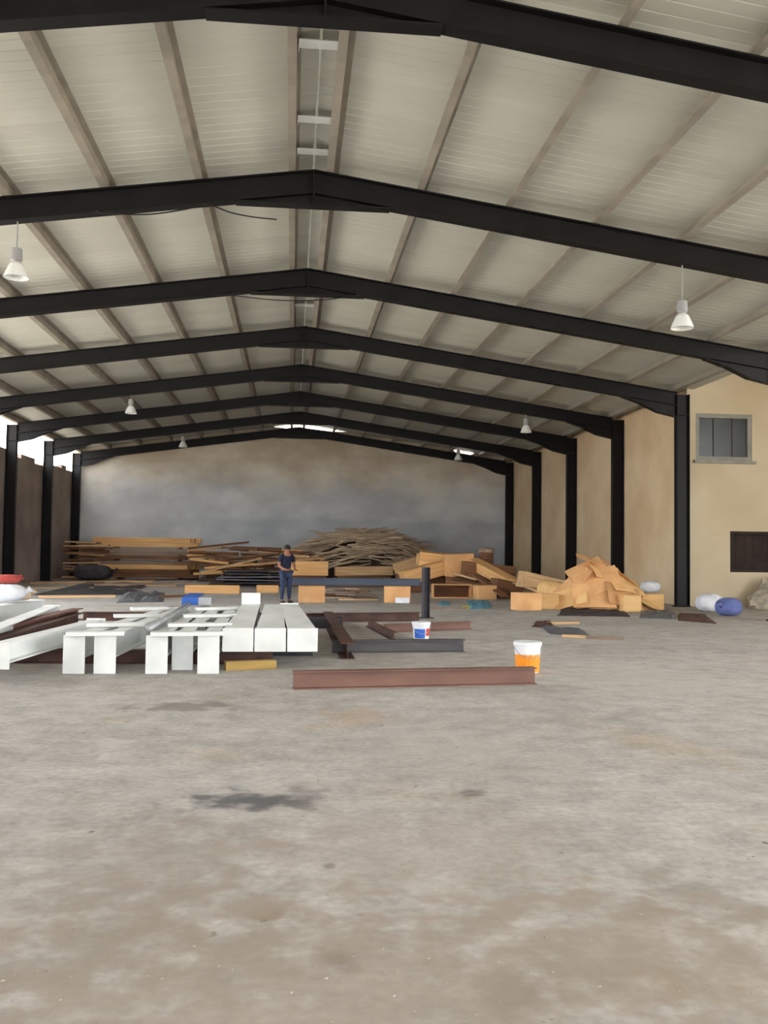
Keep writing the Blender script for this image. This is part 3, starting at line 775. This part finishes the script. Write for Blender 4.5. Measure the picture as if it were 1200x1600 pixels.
# small drum on the block
e = empty('grey_lidded_drum', atY(760,882,37.2)); MB().lathe([(.24,0),(.28,.02),(.28,.45),(.26,.48)],20).build('drum_body','wood_brown',e); MB().lathe([(.30,.48),(.34,.50),(.32,.62),(.2,.68)],20).build('drum_lid','wood_grey',e); tag(e,'brown drum with greyish lid on top of the crate bank','drum')
# its support stack
crate(Vector((atY(760,882,37.2).x, 37.2, 0)), .9,.8, max(.3,atY(760,882,37.2).z-.02), .1, 'tall brown crate under the lidded drum', 'wood_brown')

# cardboard heap against the right wall
def cardboard_heap():
    r = random.Random(9)
    base = at(962,955); bx, by = base.x, base.y+1.15
    RX, RY, HH = 1.55, 1.15, 1.38; ox = -.28                      # peak left of the middle
    def surf(u, v):                                              # rounded tent
        q = math.hypot(u, v); zz = HH*max(0, 1-q)**.85
        return Vector((bx+RX*u+ox*(1-min(q,1)), by+RY*v, zz))
    b = MB(); n, k = 22, 8; vs = []; fs = []
    for jj in range(k+1):
        for i in range(n):
            a = 2*math.pi*i/n; q = 1-jj/k
            p = surf(q*math.cos(a)*.93, q*math.sin(a)*.93); vs.append((p.x,p.y,max(0,p.z-.10-.05*r.random())))
    for jj in range(k):
        for i in range(n): fs.append((jj*n+i,jj*n+(i+1)%n,(jj+1)*n+(i+1)%n,(jj+1)*n+i))
    tag(b.add(vs,fs).build('heap_core','cardboard'),'crumpled inside of the cardboard heap',None,None,'stuff')
    spots = [(-.70,-.45,1.1,.75,'low on the left flank'),(-.30,-.72,1.2,.8,'low at the front left'),(.25,-.74,1.1,.75,'low at the front right'),(.70,-.42,1.1,.75,'low on the right flank'),
             (-.50,-.15,1.2,.8,'halfway up the left flank'),(-.12,-.48,1.3,.8,'halfway up the front'),(.40,-.38,1.2,.8,'halfway up the right front'),(.55,.05,1.1,.8,'halfway up the right flank'),
             (-.20,-.20,1.1,.75,'just left below the peak'),(.16,-.22,1.1,.75,'just right below the peak'),(.0,-.03,1.0,.7,'folded over the peak')]
    for q,(u,v,w,h,where) in enumerate(spots):
        c = surf(u,v); du = surf(u+.04,v)-surf(u-.04,v); dv = surf(u,v+.04)-surf(u,v-.04)
        nrm = du.cross(dv).normalized()
        if where.startswith('folded'): nrm = Vector((.1,-.25,1)).normalized()
        xa = Vector((1,r.uniform(-.3,.3),0)); xa = (xa-nrm*xa.dot(nrm)).normalized(); ya = nrm.cross(xa)
        m = MB(); n = 5; vs = []
        for i in range(n+1):
            for jj in range(n+1):
                a, bb = i/n-.5, jj/n-.5
                vs.append((a*w, bb*h, (.05 if not where.startswith('folded') else -.9*abs(a)**1.5)*math.cos(a*3+q)*(1 if not where.startswith('folded') else .35)-.03*math.sin(bb*4+q*2)+.008*r.uniform(-1,1)))
        N = n+1; m.add(vs,[(i*N+jj,(i+1)*N+jj,(i+1)*N+jj+1,i*N+jj+1) for i in range(n) for jj in range(n)])
        o = m.build('cardboard_sheet','cardboard' if q%3 else 'plywood'); so = o.modifiers.new('thick','SOLIDIFY'); so.thickness = .015
        p = c+nrm*(.04+.015*(q%3)); p.z = max(p.z,.30 if q < 4 else p.z)
        o.matrix_world = Matrix(((xa.x,ya.x,nrm.x,p.x),(xa.y,ya.y,nrm.y,p.y),(xa.z,ya.z,nrm.z,p.z),(0,0,0,1)))
        tag(o,f'bent cardboard sheet {where} of the heap by the right wall'.replace('peak of the heap','peak of the heap'),'cardboard','cardboard sheets of the heap')
cardboard_heap()
heap_blocks([(982,955,None,.55,.45,.46,.15,0,0,'plywood','box','pale yellow box at the foot of the cardboard heap, left'),
             (1018,952,None,.62,.45,.44,-.15,0,0,'plywood','box','pale yellow box at the foot of the cardboard heap, right')])

# sacks
def sack(c, rx, ry, h, yaw, m, lab, name='full_sack', cat='sack', grp=None, seed=1):
    r = random.Random(seed); n, k = 20, 9; vs = []; fs = []
    for j in range(k+1):
        t = j/k; a = -math.pi/2+math.pi*t
        for i in range(n):
            th = 2*math.pi*i/n; cs, sn = math.cos(th), math.sin(th)
            q = .72; ce = math.copysign(abs(cs)**q,cs); se = math.copysign(abs(sn)**q,sn)
            rr = max(0.02, math.cos(a))**.55*(1+.06*math.sin(3*th+seed)+.05*r.uniform(-1,1))
            vs.append((rx*rr*ce, ry*rr*se, max(0,h/2+h/2*math.sin(a)*(1+.05*math.sin(4*th+seed)))))
    for j in range(k):
        for i in range(n): fs.append((j*n+i,j*n+(i+1)%n,(j+1)*n+(i+1)%n,(j+1)*n+i))
    fs += [tuple(reversed(range(n))), tuple(k*n+i for i in range(n))]
    e = empty(name, c, yaw)
    o = MB().add(vs,fs).build('sack_body',m,e,smooth=True); o.modifiers.new('s','SUBSURF').levels = 1; o.modifiers['s'].render_levels = 1
    MB().tube([(rx*.9,0,h*.55),(rx*1.05,.02,h*.6),(rx*1.2,.0,h*.75)],[.07,.035,.075],8).build('tied_neck',m,e,smooth=True)
    tag(e, lab, cat, grp); return e
sack(at(1116,957)+Vector((0,.3,0)), .44,.30,.52,.5,'white_sack','white sack beside the bluish column at the right wall',seed=2,grp='sacks at the right wall')
sack(at(1146,963)+Vector((0,.25,0)), .38,.30,.48,-2.6,'blue_sack','blue sack beside the white one at the right wall',seed=3,grp='sacks at the right wall')
sack(at(1027,950)+Vector((.1,.85,.42)), .30,.26,.36,.3,'white_sack','white sack on the right shoulder of the cardboard heap',seed=4,grp='sacks at the right wall')
# left edge sacks on the thick white beam
bz = .54
sack(Vector((at(6,940,bz).x,at(6,940,bz).y,bz)), .42,.3,.34,.1,'white_sack','bluish white sack on the thick white beam, left edge',seed=6,grp='sacks at the left edge')
sack(Vector((at(34,938,bz).x,at(34,938,bz).y-.05,bz)), .2,.2,.27,.1,'cream_sack','small cream sack on the thick white beam, left edge',seed=7,grp='sacks at the left edge')
sack(Vector((at(10,938,bz).x,at(10,938,bz).y+.0,bz+.34)), .26,.22,.18,.6,'red_sack','red bundle on top of the bluish white sack, left edge',name='cloth_bundle',cat='bundle',seed=8)

# rubble slope under the lower window
def rubble():
    r = random.Random(3); b = MB(); c = Vector((atY(1215,930,YA).x, YA-.72, 0))
    core(b,(c.x,c.y),1.25,.62,1.05,r,18,6)
    tag(b.build('plaster_rubble','rubble'),'pale heap of broken plaster below the lower window','rubble',None,'stuff')
    ms = []
    for k in range(5):
        m = MB(); vs = [(x*r.uniform(.7,1.1),y*r.uniform(.7,1.1),z*r.uniform(.7,1.1)) for x,y,z in [(-.14,-.1,0),(.14,-.1,0),(.14,.1,0),(-.14,.1,0),(-.12,-.08,.14),(.12,-.09,.14),(.1,.09,.14),(-.11,.08,.14)]]
        m.add(vs,[(0,3,2,1),(4,5,6,7),(0,1,5,4),(1,2,6,5),(2,3,7,6),(3,0,4,7)]); ms.append(m.mesh('broken_stone','rubble'))
    for k in range(16):
        a = r.uniform(math.pi*.9, math.pi*2.1); q = r.uniform(.4,1.0)
        o = obj('broken_stone', ms[k%5]); o.location = (c.x+1.25*q*math.cos(a), c.y+.62*q*math.sin(a), 1.05*math.sqrt(max(0,1-q*q))*.9); o.rotation_euler = (r.uniform(-.3,.3),r.uniform(-.3,.3),r.uniform(0,6))
        o.scale = (1.3,1.3,1.2)
        tag(o,'broken stone on the pale heap below the lower window','stone','stones on the rubble')
rubble()

# ------------------------------------------------------------------ sheets, scraps
def flat_sheet(pts, h, m, lab, cat='sheet', name='flat_sheet', bumpy=.03, seed=1):
    r = random.Random(seed); P = [at(*q) for q in pts]; n = 8
    c = sum(P, Vector())/4; vs = []
    for i in range(n+1):
        for j in range(n+1):
            u, v = i/n, j/n
            p = P[0].lerp(P[1],u).lerp(P[3].lerp(P[2],u),v)-c
            ed = 0 if (i in (0,n) or j in (0,n)) else 1
            vs.append((p.x+.02*r.uniform(-1,1),p.y+.05*r.uniform(-1,1),h+bumpy*ed*r.uniform(0,1)))
    N = n+1; o = MB().add(vs,[(i*N+j,(i+1)*N+j,(i+1)*N+j+1,i*N+j+1) for i in range(n) for j in range(n)]).build(name,m,None,loc=c)
    s = o.modifiers.new('t','SOLIDIFY'); s.thickness = .008; s.offset = 1
    tag(o,lab,cat); return o
flat_sheet([(50,930),(205,930),(235,912),(130,912)],.004,'black_sheet','large black tarpaulin spread on the floor before the timber stack','tarpaulin','black_tarpaulin',.10,2)
flat_sheet([(182,942),(255,941),(258,926),(195,927)],.004,'slate_sheet','slate grey sheet on the floor behind the white beams','sheet','slate_sheet',.12,3)
flat_sheet([(735,952),(768,951),(762,938),(728,939)],.004,'teal_sheet','teal plastic sheet on the floor before the crates','plastic sheet','teal_sheet',.05,4)
flat_sheet([(722,950),(745,952),(738,946),(722,946)],.004,'yellow_strip','yellow strip beside the teal plastic sheet','strip','yellow_strip',.01,5)
flat_sheet([(686,946),(703,946),(702,940),(687,940)],.004,'teal_sheet','small blue scrap on the floor by the orange box with paper','scrap','blue_scrap',.03,6)
flat_sheet([(860,991),(925,996),(905,982),(845,979)],.004,'slate_sheet','dark grey rag lying flat on the floor right of the bucket','rag','grey_rag',.05,7)
flat_sheet([(832,980),(868,981),(860,971),(838,972)],.004,'dark_rust','brown rag on the floor before the short log','rag','brown_rag',.04,8)
flat_sheet([(870,962),(985,964),(970,951),(880,951)],.004,'black_sheet','dark rag heap along the foot of the cardboard heap','rag','dark_rag',.08,9)
flat_sheet([(1000,966),(1058,968),(1050,954),(1000,956)],.004,'slate_sheet','grey rag on the floor by the bluish column','rag','grey_rag',.08,10)
flat_sheet([(1060,970),(1120,975),(1100,960),(1062,958)],.004,'dark_rust','rusty scrap on the floor before the white sack','scrap','rusty_scrap',.05,11)
for k,(px,py,L,yaw) in enumerate([(915,997,.9,-.5),(945,999,.7,-.45),(880,975,.8,.2),(700,952,1.1,.1),(560,938,1.3,.05),(590,932,1.6,-.1)]):
    c = at(px,py); plank('stray_batten',(c.x,c.y,.0),L,.09,.05,yaw,'wood_grey' if k%2 else 'wood_tan',
      ['tan stray batten beside the dark grey rag','greyed stray batten at the right end of the dark grey rag','tan stray batten between the two rags','greyed stray batten before the open crate','tan stray batten between the two boxes under the beam','greyed stray batten behind the boxes under the beam'][k],'batten','stray battens on the floor')
r_ = random.Random(31)
for k in range(12):
    c = at(548+r_.uniform(-26,26), 936+r_.uniform(-1.5,1.5))
    plank('short_offcut',(c.x,c.y+.9,.004+.055*(k//2)),r_.choice([.7,1.0,1.3]),.2,.05,r_.uniform(-.5,.5),'wood_grey' if k%3 else 'wood_brown','short greyed offcut in the low pile between the boxes under the beam' if k%3 else 'short brown offcut in the low pile between the boxes under the beam','offcut','offcuts under the blue-grey beam')
# dark sheet metal stack under the slanting plank
for k in range(6):
    c = atY(385,900-k*1,40.5); m = ['black_sheet','slate_sheet'][k in (2,3)]
    o = MB().box(-1.6+.1*k,1.6-.08*k,-.7,.7,0,.05).build('steel_sheet',m,None,loc=(c.x+.06*k,40.5,.02+k*.13),rot=(.02,.015*(-1)**k,.05*(-1)**k)); tag(o,['dark','black','slate grey','pale slate','blackish','dark topmost'][k]+' steel sheet in the low stack left of the person','steel sheet','steel sheets left of the person')
    if k < 5:
        for sx in (-1.0,1.0):
            plank('spacer',(c.x+sx,40.5,.075+k*.13),.9,.08,.07,math.pi/2,'wood_brown','brown spacer between the steel sheets left of the person','spacer','spacers between steel sheets')
# dark bundle at the left end of the timber stack
e = sack(Vector((-9.6,46.2,0)),.95,.55,.75,.1,'black_sheet','dark wrapped bundle before the left end of the timber stack',name='wrapped_bundle',cat='bundle',seed=12)

# long planks lying on the floor on the left
for k,(xa,ya,xb,yb,m,lab) in enumerate([(45,912,240,909,'wood_tan','long tan plank on the floor behind the black tarpaulin'),(60,934,180,933,'wood_tan','long tan plank on the floor before the black tarpaulin'),
      (150,921,300,917,'wood_grey','long greyed plank across the black tarpaulin'),(250,934,330,931,'wood_brown','brown plank on the floor left of the long orange block'),(215,908,330,905,'wood_brown','brown plank on the floor before the steel sheets')]):
    a, b = at(xa,ya), at(xb,yb); o = MB().box(0,(b-a).length,-.13,.13,0,.07).build('floor_plank',m); a.z = b.z = .14 if k == 2 else 0; aim(o,a,b); tag(o,lab,'plank','long planks on the floor')

r_ = random.Random(77)
for k in range(18):
    c = at(r_.uniform(70,420), r_.uniform(908,922)); m = ['wood_brown','wood_grey','wood_tan'][k%3]; nm = ['brown','greyed','tan'][k%3]
    plank('scattered_board',(c.x,c.y,.002),r_.choice([1.2,1.8,2.4]),.2,.05,r_.uniform(-.35,.35),m,f'{nm} board scattered on the floor before the timber stack','board',f'{nm} boards scattered on the floor')
# ------------------------------------------------------------------ person
def skinned(name, verts, edges, radii, m, parent, root=0, sub=2):
    me = bpy.data.meshes.new(name); me.from_pydata(verts, edges, []); o = obj(name, me, parent)
    sk = o.modifiers.new('skin','SKIN'); sk.use_smooth_shade = True
    if not me.skin_vertices: me.skin_vertices.new()
    for i, rr in enumerate(radii):
        v = me.skin_vertices[0].data[i]; v.radius = (rr if isinstance(rr,tuple) else (rr,rr)); v.use_root = (i == root)
    s = o.modifiers.new('sub','SUBSURF'); s.levels = sub; s.render_levels = sub
    me.materials.append(M[m]); return o
def person():
    p = at(446,943); e = empty('person', p, math.radians(25))
    # stands with weight on both legs, forearms bent forward over the work, head bowed; local -y faces forward
    J = {'pel':(0,0,.95),'wai':(0,-.01,1.12),'che':(0,-.02,1.32),'neb':(0,-.03,1.47),'nek':(0,-.05,1.54),'hea':(0,-.09,1.63),'top':(0,-.10,1.73),
         'shl':(-.19,-.02,1.42),'ell':(-.26,-.04,1.13),'wrl':(-.17,-.26,1.04),'hal':(-.14,-.34,1.03),
         'shr':(.19,-.02,1.42),'elr':(.26,-.04,1.13),'wrr':(.17,-.26,1.04),'har':(.14,-.34,1.03),
         'hil':(-.10,0,.90),'knl':(-.11,-.03,.50),'anl':(-.12,.02,.10),'tol':(-.13,-.15,.05),
         'hir':(.10,0,.90),'knr':(.11,-.02,.50),'anr':(.13,.03,.10),'tor':(.15,-.14,.05)}
    R = {'pel':(.15,.11),'wai':(.14,.10),'che':(.17,.115),'neb':.08,'nek':.06,'hea':(.085,.10),'top':(.055,.07),'shl':.07,'ell':.045,'wrl':.032,'hal':.04,'shr':.07,'elr':.045,'wrr':.032,'har':.04,
         'hil':.10,'knl':.065,'anl':.042,'tol':.04,'hir':.10,'knr':.065,'anr':.042,'tor':.04}
    E_ = [('pel','wai'),('wai','che'),('che','neb'),('neb','nek'),('nek','hea'),('hea','top'),('neb','shl'),('shl','ell'),('ell','wrl'),('wrl','hal'),('neb','shr'),('shr','elr'),('elr','wrr'),('wrr','har'),
          ('pel','hil'),('hil','knl'),('knl','anl'),('anl','tol'),('pel','hir'),('hir','knr'),('knr','anr'),('anr','tor')]
    ks = list(J); vs = [J[k] for k in ks]; rs = [R[k] for k in ks]; es = [(ks.index(a),ks.index(b)) for a,b in E_]
    # five fingers per hand, rooted inside the palm
    for s, hn in ((-1,'hal'),(1,'har')):
        h = ks.index(hn); hx, hy, hz = J[hn]
        for q,(dx,ln) in enumerate([(-.030,.075),(-.010,.085),(.010,.080),(.030,.065)]):
            i = len(vs); vs += [(hx+dx,hy-.045,hz-.002),(hx+dx*1.1,hy-.045-ln*.5,hz-.012),(hx+dx*1.1,hy-.045-ln*.85,hz-.04)]; rs += [.010,.009,.008]; es += [(h,i),(i,i+1),(i+1,i+2)]
        i = len(vs); vs += [(hx-s*.045,hy-.005,hz),(hx-s*.06,hy-.05,hz-.015)]; rs += [.012,.010]; es += [(h,i),(i,i+1)]
    skinned('body', vs, es, rs, 'skin', e)
    def part(name, keys, scale, m, over={}):
        kk = keys; vv = [over.get(k,J[k]) for k in kk]
        rr = [tuple(x*scale for x in R[k]) if isinstance(R[k],tuple) else R[k]*scale for k in kk]
        ee = [(kk.index(a),kk.index(b)) for a,b in E_ if a in kk and b in kk]
        return skinned(name, vv, ee, rr, m, e)
    part('shirt',['pel','wai','che','neb','shl','ell','shr','elr'],1.13,'navy_cloth',{'pel':(0,0,.99),'ell':(-.245,-.035,1.20),'elr':(.245,-.035,1.20)})
    part('trousers',['pel','hil','knl','anl','hir','knr','anr'],1.16,'denim',{'pel':(0,0,.94)})
    for a, t in (('anl','tol'),('anr','tor')):
        x,y,z = J[a]; X,Y,Z = J[t]
        skinned('shoe',[(x,y+.05,.055),(x,y-.04,.06),(X,Y,.045),(X,Y-.06,.035)],[(0,1),(1,2),(2,3)],[.05,.055,.05,.035],'shoe',e)
    hx,hy,hz = J['hea']
    b = MB(); n,k = 16,7; vv=[]; ff=[]
    for j in range(k+1):
        t = j/k*math.pi*.58
        for i in range(n):
            a = 2*math.pi*i/n; vv.append((hx+.098*math.sin(t)*math.cos(a), hy+.022+.118*math.sin(t)*math.sin(a), hz+.03+.115*math.cos(t)-.03*max(0,math.sin(a))*j/k))
    for j in range(k):
        for i in range(n): ff.append((j*n+i,j*n+(i+1)%n,(j+1)*n+(i+1)%n,(j+1)*n+i))
    hr = b.add(vv,ff).build('hair','hair',e,smooth=True); so = hr.modifiers.new('t','SOLIDIFY'); so.thickness = .012
    # face: nose, eyes, mouth, ears
    MB().add([(hx-.014,hy-.10,hz-.02),(hx+.014,hy-.10,hz-.02),(hx,hy-.125,hz-.018),(hx,hy-.10,hz+.025)],[(0,1,2),(0,2,3),(1,3,2),(0,3,1)]).build('nose','skin',e)
    for s in (-1,1):
        MB().lathe([(.002,-.010),(.010,-.006),(.010,.006),(.002,.010)],8,(hx+s*.034,hy-.093,hz+.02)).build('eye','hair',e,smooth=True)
        MB().lathe([(.004,-.03),(.016,-.02),(.02,.01),(.008,.03)],8,(hx+s*.092,hy,hz)).build('ear','skin',e,smooth=True)
    MB().box(hx-.024,hx+.024,hy-.10,hy-.085,hz-.052,hz-.044).build('mouth','red_sack',e)
    MB().tube([(-.17,.0,1.47),(-.09,.06,1.50),(.0,.085,1.51),(.09,.06,1.50),(.17,0,1.47)],.03,8).build('collar','yellow_cloth',e,smooth=True)
    tag(e,'person in navy shirt and blue jeans standing with bent arms by the steel sheets','person')
person()

# ------------------------------------------------------------------ small grit on the floor, uncountable
def grit():
    r = random.Random(2); b = MB()
    for k in range(900):
        y = 3+ (r.random()**1.6)*22; x = r.uniform(-.42,.50)*y+.1*y
        if not (WL+.3 < x < WR-.3): continue
        s = r.uniform(.004,.012)*(1+y*.03); a = r.uniform(0,6.3); c, n = math.cos(a)*s, math.sin(a)*s; q = r.uniform(.4,1)
        b.add([(x+c,y+n,0),(x-n*q,y+c*q,0),(x-c,y-n,0),(x+n*q,y-c*q,0),(x,y,s*.35)],[(0,1,4),(1,2,4),(2,3,4),(3,0,4),(3,2,1,0)])
    tag(b.build('grit','debris_chip'),'small chips and grit scattered over the concrete floor',None,None,'stuff')
grit()
